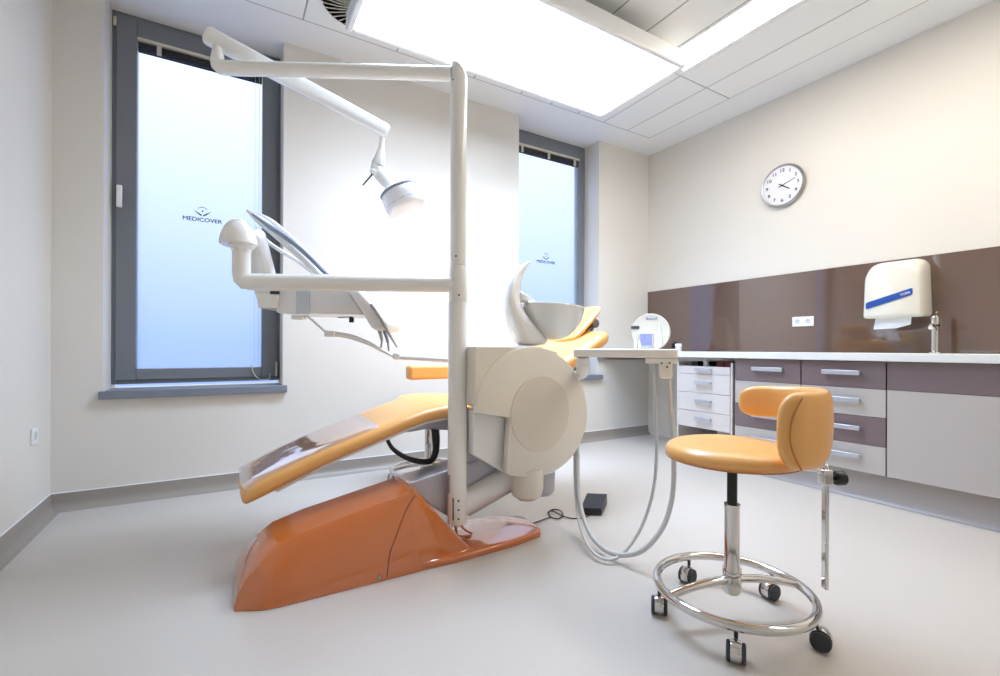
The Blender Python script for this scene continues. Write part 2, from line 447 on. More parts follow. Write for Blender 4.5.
obj('top_panel', box(new(), XF, XF + .018, -.1, 1.133, .6745, .833), M['purple'], c, bevel=.001, seg=1)
obj('door', box(new(), XF, XF + .018, .345, 1.133, .1765, .6715), M['grey'], c, bevel=.001, seg=1)
obj('door', box(new(), XF, XF + .018, -.1, .342, .1765, .6715), M['grey'], c, bevel=.001, seg=1)
c = thing('base_cabinet', 'plain grey cabinet at the near end of the worktop', 'cabinet', (3.56, -.6, 0))
obj('cabinet_body', box(new(), XF + .019, 3.86, YF + .01, -.103, .174, .834), M['carcass'], c)
obj('door', box(new(), XF, XF + .018, YF + .01, -.103, .1765, .833), M['grey'], c, bevel=.001, seg=1)
b = new(); box(b, 3.315, 3.86, YF + .01, 2.05, 0, .173)
prism(b, [(3.30, 2.05, 0), (3.30, 2.05, .004), (3.312, 2.05, .02), (3.315, 2.05, .05), (3.315, 2.05, 0)], (0, YF - 2.04, 0))
PL = tag(obj('plinth', b, M['kick']), 'grey recessed plinth under the fitted cabinets', 'plinth')

# white drawer cart with an open tray of small supplies
CT = thing('drawer_cart', 'white four-drawer cart with open top tray beside mauve cabinet', 'cart', (3.5, 2.315, 0))
y0, y1 = 2.072, 2.565
b = new(); box(b, XF + .004, 3.78, y0, y0 + .016, .03, .800); box(b, XF + .004, 3.78, y1 - .016, y1, .03, .800)
box(b, 3.765, 3.78, y0 + .016, y1 - .016, .25, .800)
obj('side_panel', b, M['cart'], CT, bevel=.002, seg=1)
obj('carcass', box(new(), XF + .02, 3.76, y0 + .017, y1 - .017, .275, .751), M['carcass'], CT)
cz = [.272, .405, .553, .703, .767]
for k in range(4):
    d = obj('drawer', box(new(), XF, XF + .018, y0 + .018, y1 - .018, cz[k] + .0015, cz[k + 1] - .0015), M['cart'], CT, bevel=.001, seg=1)
    handle(XF, 2.235, 2.375, (cz[k] + cz[k + 1]) / 2 + (.012 if k < 3 else .006), d)
for (x, y) in ((3.31, y0 + .03), (3.31, y1 - .03), (3.72, y0 + .03), (3.72, y1 - .03)):
    obj('castor', lathe(new(), [(0, -.012), (.015, -.012), (.015, .012), (0, .012)], (x, y, .0155), (1, 0, 0), 16), M['rubber'], CT)
zt = .752
def small(name, label, cat, bm, m, bev=.002): return tag(obj(name, bm, m, bevel=bev, seg=2), label, cat)
small('supply_bottle', 'small white bottle standing in the cart tray', 'bottle', lathe(new(), [(0, 0), (.022, 0), (.022, .055), (.012, .062), (.012, .078), (0, .078)], (3.33, 2.345, zt), seg=18), M['white'], 0)
small('supply_box', 'dark red box at the right end of the cart tray', 'box', box(new(), 3.31, 3.42, 2.10, 2.17, zt, zt + .055), M['red'])
small('supply_box', 'dark red box in the middle of the cart tray', 'box', box(new(), 3.33, 3.42, 2.19, 2.255, zt, zt + .052), M['red'])
small('supply_box', 'low black box left of the white bottle in the cart tray', 'box', box(new(), 3.30, 3.38, 2.40, 2.46, zt, zt + .05), M['black'])
small('supply_box', 'brown box at the left end of the cart tray', 'box', box(new(), 3.32, 3.42, 2.475, 2.53, zt, zt + .045), M['carcass'])
small('instrument_bundle', 'black bundle behind the white bottle in the cart tray', 'tool', tube(new(), [(3.44, 2.28, zt + .02), (3.44, 2.46, zt + .026)], .02, 12), M['black'], 0)

# double socket on the splashback, socket on left wall
SO = thing('wall_socket', 'white double socket on the brown splashback', 'socket', (3.862, 1.878, 1.12))
obj('socket_plate', box(new(), 3.852, 3.862, 1.80, 1.955, 1.083, 1.158), M['white'], SO, bevel=.003)
for y in (1.84, 1.915):
    obj('socket_well', lathe(new(), [(.020, 0), (.020, .001), (.017, .0012), (.015, .0002), (0, .0002)], (3.852, y, 1.12), (-1, 0, 0), 24), M['hose'], SO)
    obj('earth_pin', lathe(new(), [(0, 0), (.0028, 0), (.0028, .004), (0, .004)], (3.852, y, 1.128), (-1, 0, 0), 10), M['steel'], SO)
SO = thing('wall_socket', 'small white socket low on the left wall', 'socket', (XL, 3.155, .457))
obj('socket_plate', box(new(), XL, XL + .01, 3.115, 3.195, .417, .497), M['white'], SO, bevel=.003)
obj('socket_well', lathe(new(), [(.022, 0), (.022, .001), (.018, .0012), (.016, .0002), (0, .0002)], (XL + .01, 3.155, .457), (1, 0, 0), 24), M['hose'], SO)

# clock
cc = Vector((XR, 2.032, 2.222)); R_ = .172
CK = thing('wall_clock', 'round silver-rimmed wall clock with white face above the splashback', 'clock', cc)
nx = (-1, 0, 0)
obj('clock_case', lathe(new(), [(0, .001), (R_ - .010, .001), (R_ - .002, .012), (R_ - .002, .026), (R_ - .010, .036), (R_ - .018, .034), (R_ - .020, .026), (0, .026)], cc, nx, 64), M['steel'], CK)
obj('clock_face', lathe(new(), [(0, 0), (R_ - .020, 0), (R_ - .020, .002), (0, .002)], cc + Vector((-.026, 0, 0)), nx, 64), M['clockface'], CK)
CA = Vector((0, -1, 0))
for h in range(1, 13):
    a = 2 * PI * h / 12
    p = cc + Vector((-.0288, 0, 0)) + CA * (math.sin(a) * .120) + UP * (math.cos(a) * .120)
    obj('numeral', text_bm(str(h), .036, p, CA, UP, .0006, 1.15, .0006), M['ink'], CK)
def hand(ang, ln, wd, nm, off):
    d = CA * math.sin(ang) + UP * math.cos(ang); s = Vector((-1, 0, 0)).cross(d)
    obox_c = cc + Vector((-.029 - off, 0, 0)) + d * (ln / 2 - .015)
    obj(nm, obox(new(), obox_c, d, s, Vector((-1, 0, 0)), ln + .03, wd, .0015), M['ink'], CK)
hand(math.radians(72), .105, .005, 'minute_hand', .003)
hand(math.radians(125), .07, .008, 'hour_hand', .001)
obj('hand_pin', lathe(new(), [(0, 0), (.006, 0), (.006, .006), (0, .006)], cc + Vector((-.030, 0, 0)), nx, 16), M['ink'], CK)

# towel dispenser
DP = thing('towel_dispenser', 'white paper towel dispenser with blue stripe on the brown splashback', 'dispenser', (3.74, 1.255, 1.10))
def drect(x, ya, yb, za, zb, r):
    out = []
    for cy, cz_, a0, q_ in ((yb - .02, za + .02, -90, .02), (yb - r, zb - r, 0, r), (ya + r, zb - r, 90, r), (ya + .02, za + .02, 180, .02)):
        for k in range(7):
            a = math.radians(a0 + 15 * k); out.append((x, cy + q_ * math.cos(a), cz_ + q_ * math.sin(a)))
    ym = (ya + yb) / 2
    return [(p[0], ym + (p[1] - ym) * (1 - .09 * max(0, (p[2] - za - .06) / (zb - za))), p[2]) for p in out]
secs = [drect(3.861, 1.115, 1.415, 1.120, 1.490, .06), drect(3.78, 1.095, 1.418, 1.112, 1.484, .07), drect(3.70, 1.100, 1.412, 1.108, 1.470, .08),
        drect(3.655, 1.104, 1.404, 1.108, 1.447, .09), drect(3.64, 1.118, 1.392, 1.118, 1.425, .09)]
obj('dispenser_body', loft(new(), secs), M['ivory'], DP, angle=50)
xd = 3.638
b = new()
def dp(y, z): return (xd, y, z)
prism(b, [dp(1.385, 1.175), dp(1.385, 1.205), dp(1.378, 1.213), dp(1.150, 1.284), dp(1.143, 1.280), dp(1.143, 1.250), dp(1.150, 1.242), dp(1.378, 1.170)], (-.002, 0, 0))
obj('blue_stripe', b, M['blue'], DP)
dirv = Vector((0, -.235, .073)).normalized()
obj('stripe_lettering', text_bm('TORK', .020, (xd - .0035, 1.178, 1.2525), dirv, Vector((0, .073, .235)).normalized(), .0004), M['white'], DP)
b = new()
pt = [(3.69, 1.35, 1.115), (3.69, 1.165, 1.115), (3.688, 1.168, 1.062), (3.684, 1.24, 1.040), (3.686, 1.36, 1.036)]
prism(b, pt, (.004, 0, 0))
tag(obj('paper_towel', b, M['paper']), 'white paper towel hanging out of the dispenser', 'towel')

# faucet
FA = thing('tap', 'tall chrome tap standing on the worktop under the towel dispenser', 'tap', (3.70, 1.055, .881))
obj('tap_base', lathe(new(), [(0, 0), (.03, 0), (.03, .008), (.022, .012), (0, .012)], (3.70, 1.055, .8812), seg=24), M['chrome'], FA)
obj('tap_body', lathe(new(), [(0, 0), (.019, 0), (.019, .17), (.021, .172), (.021, .215), (.017, .225), (0, .225)], (3.70, 1.055, .882), seg=24), M['chrome'], FA)
obj('tap_collar', lathe(new(), [(0, 0), (.0215, 0), (.0215, .012), (0, .012)], (3.70, 1.055, 1.045), seg=24), M['black'], FA)
obj('tap_spout', tube(new(), [(3.70, 1.055, 1.02), (3.62, 1.04, 1.045), (3.555, 1.03, 1.045), (3.53, 1.026, 1.03)], .012, 12, smooth=4), M['chrome'], FA)
obj('tap_lever', tube(new(), [(3.70, 1.055, 1.100), (3.68, 1.045, 1.118), (3.65, 1.034, 1.128)], .005, 8, smooth=3), M['chrome'], FA)

# round white device on the worktop corner
dc = atT(650.5, 332.2, 4.2); dn = (Vector((0, 0, 0)) - Vector((dc.x, dc.y, 0))).normalized() ; dn = (dn + Vector((-.25, 0, .06))).normalized()
ds = UP.cross(dn).normalized(); du = dn.cross(ds)
DV = thing('oral_hygiene_centre', 'round white toothbrush station with small screen on the worktop corner', 'device', (dc.x, dc.y, .881))
obj('round_back', lathe(new(), [(0, -.05), (.148, -.05), (.165, -.035), (.171, 0), (.163, .012), (.154, .006), (0, .004)], dc, dn, 48), M['ivory'], DV)
def dv(a, u, o=0): return dc + ds * a + du * u + dn * o
obj('screen_bezel', obox(new(), dv(-.035, -.085, .02), ds, du, dn, .13, .15, .03), M['cream'], DV, bevel=.006)
obj('screen', obox(new(), dv(-.035, -.07, .037), ds, du, dn, .11, .105, .003), M['screen'], DV)
obj('base_foot', box(new(), dc.x - .17, dc.x + .15, dc.y - .13, dc.y + .13, .8815, .9), M['white'], DV, bevel=.01)
obj('name_plate', obox(new(), dv(.01, .125, .009), ds, du, dn, .10, .022, .006), M['tubeblue'], DV, bevel=.005)
obj('name_plate_lettering', text_bm('Oral-B', .022, dv(.01, .125, .0135), ds, du, .0004), M['white'], DV)
obj('grey_badge', obox(new(), dv(-.135, .045, .012), ds, du, dn, .075, .026, .014), M['rubber'], DV, bevel=.006)
obj('toothbrush', tube(new(), [dv(.09, -.13, .04), dv(.088, -.03, .04), dv(.083, .03, .03), dv(.08, .085, .025)], [.016, .014, .006, .005], 12), M['white'], DV)
for a_, h_ in ((-.125, .07), (-.088, .055)):
    pb = dv(a_, 0, .05); obj('brush_head_stand', lathe(new(), [(0, 0), (.013, 0), (.012, h_), (.005, h_ + .01), (.005, h_ + .03), (0, h_ + .03)], (pb.x, pb.y, .9005), seg=14), M['white'], DV)
b = new(); box(b, dc.x - .14, dc.x - .06, dc.y - .1, dc.y - .03, .9005, .93)
obj('brush_holder', b, M['hose'], DV, bevel=.004)
jp = atT(678.5, 349, 4.05)
JR = thing('small_jar', 'small lidded jar beside the round device on the worktop', 'jar', (jp.x, jp.y, .881))
obj('jar_body', lathe(new(), [(0, 0), (.026, 0), (.026, .045), (0, .045)], (jp.x, jp.y, .8812), seg=20), M['hose'], JR)
obj('lid', lathe(new(), [(0, 0), (.028, 0), (.028, .02), (.022, .024), (0, .024)], (jp.x, jp.y, .9265), seg=20), M['white'], JR)
jp2 = atT(671.5, 348, 4.25)
tag(obj('dark_bottle', lathe(new(), [(0, 0), (.03, 0), (.03, .07), (.012, .09), (0, .09)], (jp2.x + .05, jp2.y, .8812), seg=20), M['navy']), 'dark bottle between the round device and the jar', 'bottle')

# ------------------------------------------------------------------ PATIENT CHAIR
CH = thing('dental_chair', 'orange dental patient chair on a glossy orange floor base', 'dental chair', (.65, 2.0, 0))
# glossy base hump: loft of trapezoid sections along X
st = [(.028, .012), (.040, .055), (.066, .100), (.11, .147), (.165, .188), (.28, .220), (.45, .253), (.60, .282), (.668, .297)]
b = new(); secs = []
for x, z in st:
    f = min(1, (x - .028) / .14)
    yb0 = 1.811 - .05 * min(1, (x - .028) / .10); yb1 = 2.14
    yn = yb0 + .075 * min(1, z / .19) + .015; yf = 2.12 - .05 * min(1, z / .19)
    secs.append([(x, yb0, 0), (x, yb0 + .012, z * .35), (x, yn - .012, z * .93), (x, yn + .006, z), (x, (yn + yf) / 2, z + .004), (x, yf - .006, z + .012 * min(1, z / .2)), (x, yf + .02, z * .93), (x, yb1, 0)])
# diagonal tail
for f in (.0, .35, .7, 1.0):
    x = .68 + f * .25; z = .297 * (1 - f) + .018
    yb0 = 1.761 + .014 * min(1, f * 2); yn = yb0 + .012 + .078 * (1 - f)
    secs.append([(x, yb0, 0), (x, yb0 + .012 * (1 - f) + .004, z * .35), (x, yn - .010 * (1 - f), z * .93), (x, yn + .008, z), (x, 1.96, z + .004), (x, 2.07, z), (x, 2.10, z * .9), (x, 2.14, 0)])
obj('base_cover', loft(b, secs), M['base'], CH, bevel=.006, seg=3, angle=28)
# seam on near face
pts = [(415.6, 495), (407, 508), (401, 522), (396, 536), (391.5, 548), (388.5, 562), (387, 577)]
from mathutils.bvhtree import BVHTree
cov = [o_ for o_ in CH.children if o_.name.startswith('base_cover')][0]
bv = BVHTree.FromPolygons([v.co + Vector(CH.location) for v in cov.data.vertices], [list(p_.vertices) for p_ in cov.data.polygons])
sp = []
for p in smooth_path([Vector((a_, b_, 0)) for a_, b_ in pts], 4):
    rd = ray(p.x, p.y).normalized(); hit = bv.ray_cast(Vector((0, 0, EYE)), rd)[0]
    if hit is not None: sp.append(hit)
obj('cover_seam', tube(new(), sp, .0022, 6), M['groove'], CH)
# floor plate
def smooth2(pts, n=5): return smooth_path(pts, n)
pl = [Vector((.56, 1.83, 0)), Vector((.66, 1.765, 0)), Vector((.82, 1.753, 0)), Vector((.98, 1.756, 0)), Vector((1.16, 1.769, 0)), Vector((1.30, 1.795, 0)), Vector((1.325, 1.83, 0)), Vector((1.345, 1.985, 0)), Vector((1.325, 2.02, 0)), Vector((1.20, 2.075, 0)), Vector((1.05, 2.125, 0)), Vector((.85, 2.145, 0)), Vector((.60, 2.145, 0))]
secs = []
for h, ins in ((0, .004), (.016, 0), (.024, .004), (.030, .016)):
    cxy = Vector((.95, 1.94, 0)); secs.append([p + (cxy - p).normalized() * ins + UP * h for p in pl])
obj('floor_plate', loft(new(), secs), M['base'], CH, bevel=.003, seg=2)
b = new(); lathe(b, [(0, 0), (.006, 0), (.006, .004), (0, .004)], atY(379, 577, 1.762), (0, -1, 0), 12)
obj('cover_screw', b, M['steel'], CH)

# lift arm behind the diagonal
pa = [atY(p[0], p[1], 1.96) for p in ((404, 481), (412, 482.5), (437, 474), (492, 455), (515, 455), (500, 492), (470, 512), (452, 519), (430, 505))]
obj('lift_arm', prism(new(), pa, (0, .15, 0)), M['silver'], CH, bevel=.005)
obj('lift_link', tube(new(), [atY(452, 509, 1.95), atY(484, 491, 1.95), atY(516, 473, 1.95)], .058, 24), M['body'], CH)
b = new(); tube(b, [atY(468, 514, 1.93), atY(512, 489, 1.93)], .012, 12)
obj('link_bar', b, M['silver'], CH)

# upholstery
top = [(.050, .295), (.058, .350), (.15, .394), (.323, .465), (.46, .510), (.59, .553), (.70, .592), (.80, .625), (.92, .643), (1.05, .640), (1.18, .640), (1.30, .665), (1.42, .730), (1.56, .815), (1.70, .895), (1.85, .972), (1.95, 1.018), (2.005, 1.012)]
thk = [.03, .082, .085, .078, .075, .075, .075, .08, .085, .09, .095, .10, .10, .10, .10, .10, .095, .06]
wid = [.19, .21, .225, .235, .24, .245, .25, .25, .25, .25, .25, .25, .255, .26, .265, .26, .235, .19]
YCH = 2.262
tp = [Vector((x, 0, z)) for x, z in top]
secs = []
for i, p in enumerate(tp):
    d = (tp[min(i + 1, len(tp) - 1)] - tp[max(i - 1, 0)]).normalized()
    if i == 0: d = Vector((.15, 0, 1)).normalized()
    if i == 1: d = Vector((.6, 0, .8)).normalized()
    if i == len(tp) - 1: d = Vector((.6, 0, -.8)).normalized()
    nrm = Vector((-d.z, 0, d.x));
    if i in (0, 1): nrm = Vector((-.35, 0, .93)).normalized()
    if i == len(tp) - 1: nrm = Vector((-.3, 0, .95)).normalized()
    w, t = wid[i], thk[i]; ring = []
    N = 28
    for k in range(N):
        a = 2 * PI * k / N; ca, sa = math.cos(a), math.sin(a)
        e = .38
        yy = w * math.copysign(abs(ca) ** e, ca); hh = t / 2 * math.copysign(abs(sa) ** .75, sa)
        ring.append(p + Vector((0, YCH + yy, 0)) + nrm * (hh - t / 2))
    secs.append(ring)
obj('upholstery', loft(new(), secs), M['leather'], CH, sub=1, angle=180)
us = []
for i in range(1, 10):
    p = tp[i]; d = (tp[i + 1] - tp[i - 1]).normalized(); nrm = Vector((-d.z, 0, d.x)); w = wid[i] - .035; c0 = p - nrm * (thk[i] + .004)
    if i == 1: c0 = c0 + d * .05
    us.append([c0 + Vector((0, YCH - w, 0)) + nrm * .012, c0 + Vector((0, YCH - w, 0)), c0 + Vector((0, YCH + w, 0)), c0 + Vector((0, YCH + w, 0)) + nrm * .012])
obj('under_shell', loft(new(), us), M['body'], CH, bevel=.003)
# clear protective cover over the foot part
b = new(); rows = []
for i in range(1, 6):
    p = tp[i]; d = (tp[i + 1] - tp[i - 1]).normalized(); nrm = Vector((-d.z, 0, d.x)); w = wid[i] + .003; row = []
    for k in range(25):
        u = -1 + 2 * k / 24
        a = PI / 2 * (1 - abs(u) ** 3)
        yy = w * u; hh = .006 - (abs(u) ** 10) * thk[i] * .75
        row.append(b.verts.new(p + Vector((0, YCH + yy, 0)) + nrm * hh))
    rows.append(row)
for r0, r1 in zip(rows, rows[1:]):
    for k in range(24): b.faces.new((r0[k], r0[k + 1], r1[k + 1], r1[k]))
o = obj('clear_cover', b, M['clear'], CH, sub=1, angle=180)
sm = o.modifiers.new('thick', 'SOLIDIFY'); sm.thickness = .0015
# seat pan below
b = new()
pan = [(.66, .505), (.80, .545), (.95, .56), (1.25, .56), (1.30, .52), (1.22, .46), (.98, .49), (.84, .512), (.76, .505)]
prism(b, [Vector((x, 2.08, z)) for x, z in pan], (0, .37, 0))
obj('seat_pan', b, M['silver'], CH, bevel=.01)
b = new(); tube(b, [(1.28, YCH, .60), (1.50, YCH, .69), (1.74, YCH, .82)], [.06, .055, .04], 16)
obj('back_bracket', b, M['silver'], CH)
# black cable loop below the seat
hp = [atY(387, 439, 2.12), atY(393, 449, 2.12), atY(406, 457.5, 2.12), atY(420, 461.5, 2.12), atY(431, 460.5, 2.12), atY(435.5, 452, 2.12), atY(436, 440, 2.12), atY(435, 428, 2.12)]
obj('cable_loop', tube(new(), hp, [.009, .010, .012, .014, .015, .017, .020, .021], 12, smooth=5), M['black'], CH)
# far armrest
b = new(); a0 = atY(407, 378, 2.60); a1 = atY(407, 365, 2.60)
box(b, .915, 1.30, 2.555, 2.635, .715, .80)
obj('armrest', b, M['leather'], CH, bevel=.018, seg=4)
obj('armrest_post', tube(new(), [(1.22, 2.595, .76), (1.22, 2.60, .60), (1.22, 2.45, .54)], .018, 12, smooth=4), M['silver'], CH)
# headrest
h0, h1 = Vector((1.81, 0, .95)), Vector((2.05, 0, 1.165))
hd = (h1 - h0).normalized(); hn = Vector((-hd.z, 0, hd.x)); secs = []
for f, s in ((-.03, .35), (0, .75), (.1, 1), (.5, 1), (.9, .95), (1.0, .7), (1.03, .3)):
    c0 = h0.lerp(h1, f); ring = []
    for k in range(20):
        a = 2 * PI * k / 20; ca, sa = math.cos(a), math.sin(a)
        ring.append(c0 + Vector((0, YCH + .02 + .13 * s * math.copysign(abs(ca) ** .5, ca), 0)) + hn * (.021 * s * math.copysign(abs(sa) ** .8, sa)))
    secs.append(ring)
obj('headrest', loft(new(), secs), M['leather'], CH, sub=1, angle=180)
b = new()
k0 = Vector((1.86, YCH - .02, .955)); k1 = Vector((2.00, YCH - .02, 1.10))
obox(b, k0.lerp(k1, .5) + Vector((.03, 0, -.02)), (k1 - k0).normalized(), Vector((0, 1, 0)), (k1 - k0).normalized().cross(Vector((0, 1, 0))), .19, .09, .03)
hm = obj('headrest_mechanism', b, M['steel'], CH, bevel=.006)
b = new(); tube(b, [Vector((1.99, YCH - .09, 1.06)), Vector((1.99, YCH + .06, 1.06))], .028, 18); tube(b, [Vector((1.88, YCH - .08, .95)), Vector((1.88, YCH + .06, .95))], .028, 18)
obj('pivot', b, M['steel'], CH)

# ------------------------------------------------------------------ DENTAL UNIT: pole, cuspidor body, arms
PC = atT(457.8, 340, 2.12); PX, PY = PC.x, PC.y
DU = thing('dental_unit', 'cream dental unit with tall pole, round beige shell and spittoon', 'dental unit', (PX, PY, .10))
zj0, zj1 = atT(458, 302, 2.12).z, atT(458, 266, 2.12).z
b = new()
lathe(b, [(0, 0), (.040, 0), (.044, .004), (.044, zj0 - .104), (.042, zj0 - .10)], (PX, PY, .10), seg=36)
obj('lower_pole', b, M['pole'], DU)
lathe_b = lathe(new(), [(0, zj0), (.0425, zj0), (.0435, zj0 + .002), (.0435, zj0 + .09), (.0395, zj1 - .003), (.038, zj1), (0, zj1)], (PX, PY, 0), seg=36)
obj('pole_collar', lathe_b, M['pole'], DU)
ztop = atT(458, 62, 2.12).z
# upper pole with sloping rounded top
b = new(); rings = []
for k in range(2): rings.append([b.verts.new((PX + .038 * math.cos(2 * PI * i / 36), PY + .038 * math.sin(2 * PI * i / 36), (zj1 + .001, 2.10)[k])) for i in range(36)])
def topz(v):
    s = (v.x - PX) * RT.x + (v.y - PY) * RT.y
    f = (s + .038) / .076; return ztop - .058 * f ** 2.0
for j in range(0, 8):
    rr = .038 * math.cos(j / 8 * PI / 2 * .98); ring = []
    for i in range(36):
        p = Vector((PX + rr * math.cos(2 * PI * i / 36), PY + rr * math.sin(2 * PI * i / 36), 0)); p.z = topz(p) - .012 * (1 - math.sin(j / 8 * PI / 2)); ring.append(b.verts.new(p))
    rings.append(ring)
for r0, r1 in zip(rings, rings[1:]): ring_faces(b, r0, r1)
b.faces.new(rings[0][::-1]); b.faces.new(rings[-1])
obj('upper_pole', b, M['pole'], DU)
# screw holes and slot
b = new()
for (x, y) in ((452.5, 79.5),): lathe(b, [(0, 0), (.0035, 0), (.0035, .002), (0, .002)], atT(x + .5, y, 2.12 - .0385), -FW, 10)
for (x, y, t) in ((456, 256, .0385), (459, 295, .043), (458.5, 501, .0442), (458.5, 510, .0442), (458.5, 519, .0442)):
    lathe(b, [(0, 0), (.0045, 0), (.0045, .002), (0, .002)], atT(x, y, 2.12 - t), -FW, 10)
obj('screw_hole', b, M['rubber'], DU)
b = new(); p = atT(453.2, 509, 2.12 - .041); obox(b, p, RT, UP, FW, .005, .10, .006)
obj('slot', b, M['black'], DU)
b = new(); p = atT(449.0, 484, 2.12 - .026); obox(b, p, (RT * .6 + FW * -.8), UP, (RT * .8 + FW * .6), .016, .085, .006)
ot = obj('connector_plate', b, M['steel'], DU, bevel=.002)
# cables under the pole
b = new(); tube(b, [Vector((PX - .01, PY, .105)), atT(456, 530, 2.12), atT(459, 536, 2.11), Vector((PX + .06, PY - .02, .034))], .006, 8, smooth=4)
tube(b, [Vector((PX + .012, PY, .105)), atT(463, 528, 2.12), Vector((PX + .075, PY, .034))], .005, 8, smooth=4)
obj('pole_cable', b, M['amber'], DU)

def pxY(pts, y): return [atY(p[0], p[1], y) for p in pts]
def circle_px(cx, cy, rx, ry, a0, a1, n):
    return [(cx + rx * math.cos(math.radians(a0 + (a1 - a0) * k / n)), cy - ry * math.sin(math.radians(a0 + (a1 - a0) * k / n))) for k in range(n + 1)]
# upper body box
bx = pxY([(475.5, 346), (539, 346.5), (558, 352), (560, 420), (509, 417), (474, 405.5)], 1.802)
obj('upper_body', prism(new(), bx, (0, .21, 0)), M['shell'], DU, bevel=.008)
bx = pxY([(473, 409), (512, 419), (530, 430), (530, 480), (507, 474), (473, 455)], 1.85)
obj('lower_body', prism(new(), bx, (0, .14, 0)), M['body'], DU, bevel=.008)
# big round shell: circle with squared lower left
c0 = atY(531, 412, 1.80)
out = [(509.5, 474.5), (506, 470), (506.5, 440), (508.5, 415), (498, 392)]
shell = circle_px(531, 412, 56, 66, 168, -72, 40)
shp = [(505.5, 473.5), (507, 445), (509, 418)] + [(p[0], p[1]) for p in circle_px(531, 412, 56, 65.5, 212, -76, 46) if not (p[0] < 509 and p[1] > 418)] + [(531, 478.5), (520, 477.5), (510, 476)]
P0 = pxY(shp, 1.80)
cen = Vector((0, 0, 0))
for p in P0: cen += p
cen /= len(P0)
secs = []
for y, s in ((1.83, .985), (1.815, 1.0), (1.802, .998), (1.797, .99), (1.794, .97)):
    secs.append([Vector((cen.x + (p.x - cen.x) * s, y, cen.z + (p.z - cen.z) * s)) for p in P0])
obj('round_shell', loft(new(), secs), M['shell'], DU, angle=30)
ic = atY(541, 413.5, 1.793)
rx = (atY(570, 413, 1.79) - atY(512, 413, 1.79)).length / 2; rz = (atY(541, 375.6, 1.79) - atY(541, 451.7, 1.79)).length / 2
obj('inner_disc', lathe(new(), [(0, 0), (1, 0), (1, .003), (.985, .005), (0, .005)], ic + Vector((0, .0015, 0)), (0, -1, 0), 64, sx=rx, sy=rz), M['shell2'], DU)
# cup under the shell
q = atY(527, 478, 1.86)
obj('drain_cup', lathe(new(), [(0, -.105), (.045, -.10), (.072, -.08), (.080, -.05), (.080, .05), (0, .05)], q + Vector((0, .0, .0)), (0, 0, 1), 32), M['shell'], DU)
q = atY(541, 478, 1.92)
obj('motor_housing', lathe(new(), [(0, -.085), (.05, -.08), (.07, -.06), (.072, .04), (0, .04)], q, (0, 0, 1), 28), M['silver'], DU)

# spittoon bowl and crescent
BY = 1.92
bc = atY(552, 307.5, BY); BR = .166
tilt = Vector((.07, .03, 1)).normalized()
prof = []
for k in range(0, 17):
    a = -PI / 2 + k / 16 * PI / 2; prof.append((BR * math.cos(a), BR * math.sin(a) * 1.05))
inner = []
for k in range(16, -1, -1):
    a = -PI / 2 + k / 16 * PI / 2; inner.append(((BR - .007) * math.cos(a), (BR - .007) * math.sin(a) * 1.05))
prof[0] = (0, -BR * 1.05); inner[-1] = (0, -(BR - .007) * 1.05)
obj('spittoon_bowl', lathe(new(), prof + inner, bc, tilt, 48), M['porcelain'], DU, angle=60)
b = new(); obj('bowl_rim', tube(b, [bc + Vector((0, 0, .0)) + (Matrix.Rotation(0, 3, 'Z') @ (tilt.cross(Vector((0, 1, 0))).normalized() * math.cos(a) * (BR - .002) + Vector((0, 1, 0)) * math.sin(a) * (BR - .002))) for a in [2 * PI * k / 48 for k in range(48)]], .005, 8, closed=True), M['porcelain'], DU)
# crescent: outline pairs (outer, inner) in pixels at BY, with half width in Y
cr = [((530.5, 261), (531, 262), .006), ((526, 262.3), (528.5, 266), .02), ((519, 266), (524.5, 271.5), .035), ((512.5, 271.5), (522.5, 278), .055), ((507.5, 280), (521, 286), .075), ((504.3, 290), (520.5, 294.5), .095),
      ((502.8, 302), (521, 303), .11), ((503.5, 312), (525, 313), .115), ((505.5, 322), (534, 323), .11), ((509, 332), (543, 332), .10), ((514, 339), (548, 339), .095), ((515.5, 347), (550, 346.5), .095)]
secs = []
for po, pi_, w in cr:
    A = atY(*po, BY); B = atY(*pi_, BY); mid = (A + B) / 2; h = (B - A) / 2; ring = []
    for k in range(18):
        a = 2 * PI * k / 18; ring.append(mid + h * math.cos(a) + FW * (w * math.sin(a)))
    secs.append(ring)
obj('crescent_guard', loft(new(), secs), M['porcelain'], DU, sub=1, angle=180)
# spout fillet over the rim
b = new(); secs = []
for (x, y, r) in ((514, 296, .035), (521, 297, .028), (529, 300, .018), (537, 303.5, .008)):
    c_ = atY(x, y, BY); secs.append([c_ + Vector((0, r * 1.3 * math.cos(2 * PI * k / 14), r * math.sin(2 * PI * k / 14))) for k in range(14)])
obj('cup_spout', loft(b, secs), M['porcelain'], DU, angle=180)

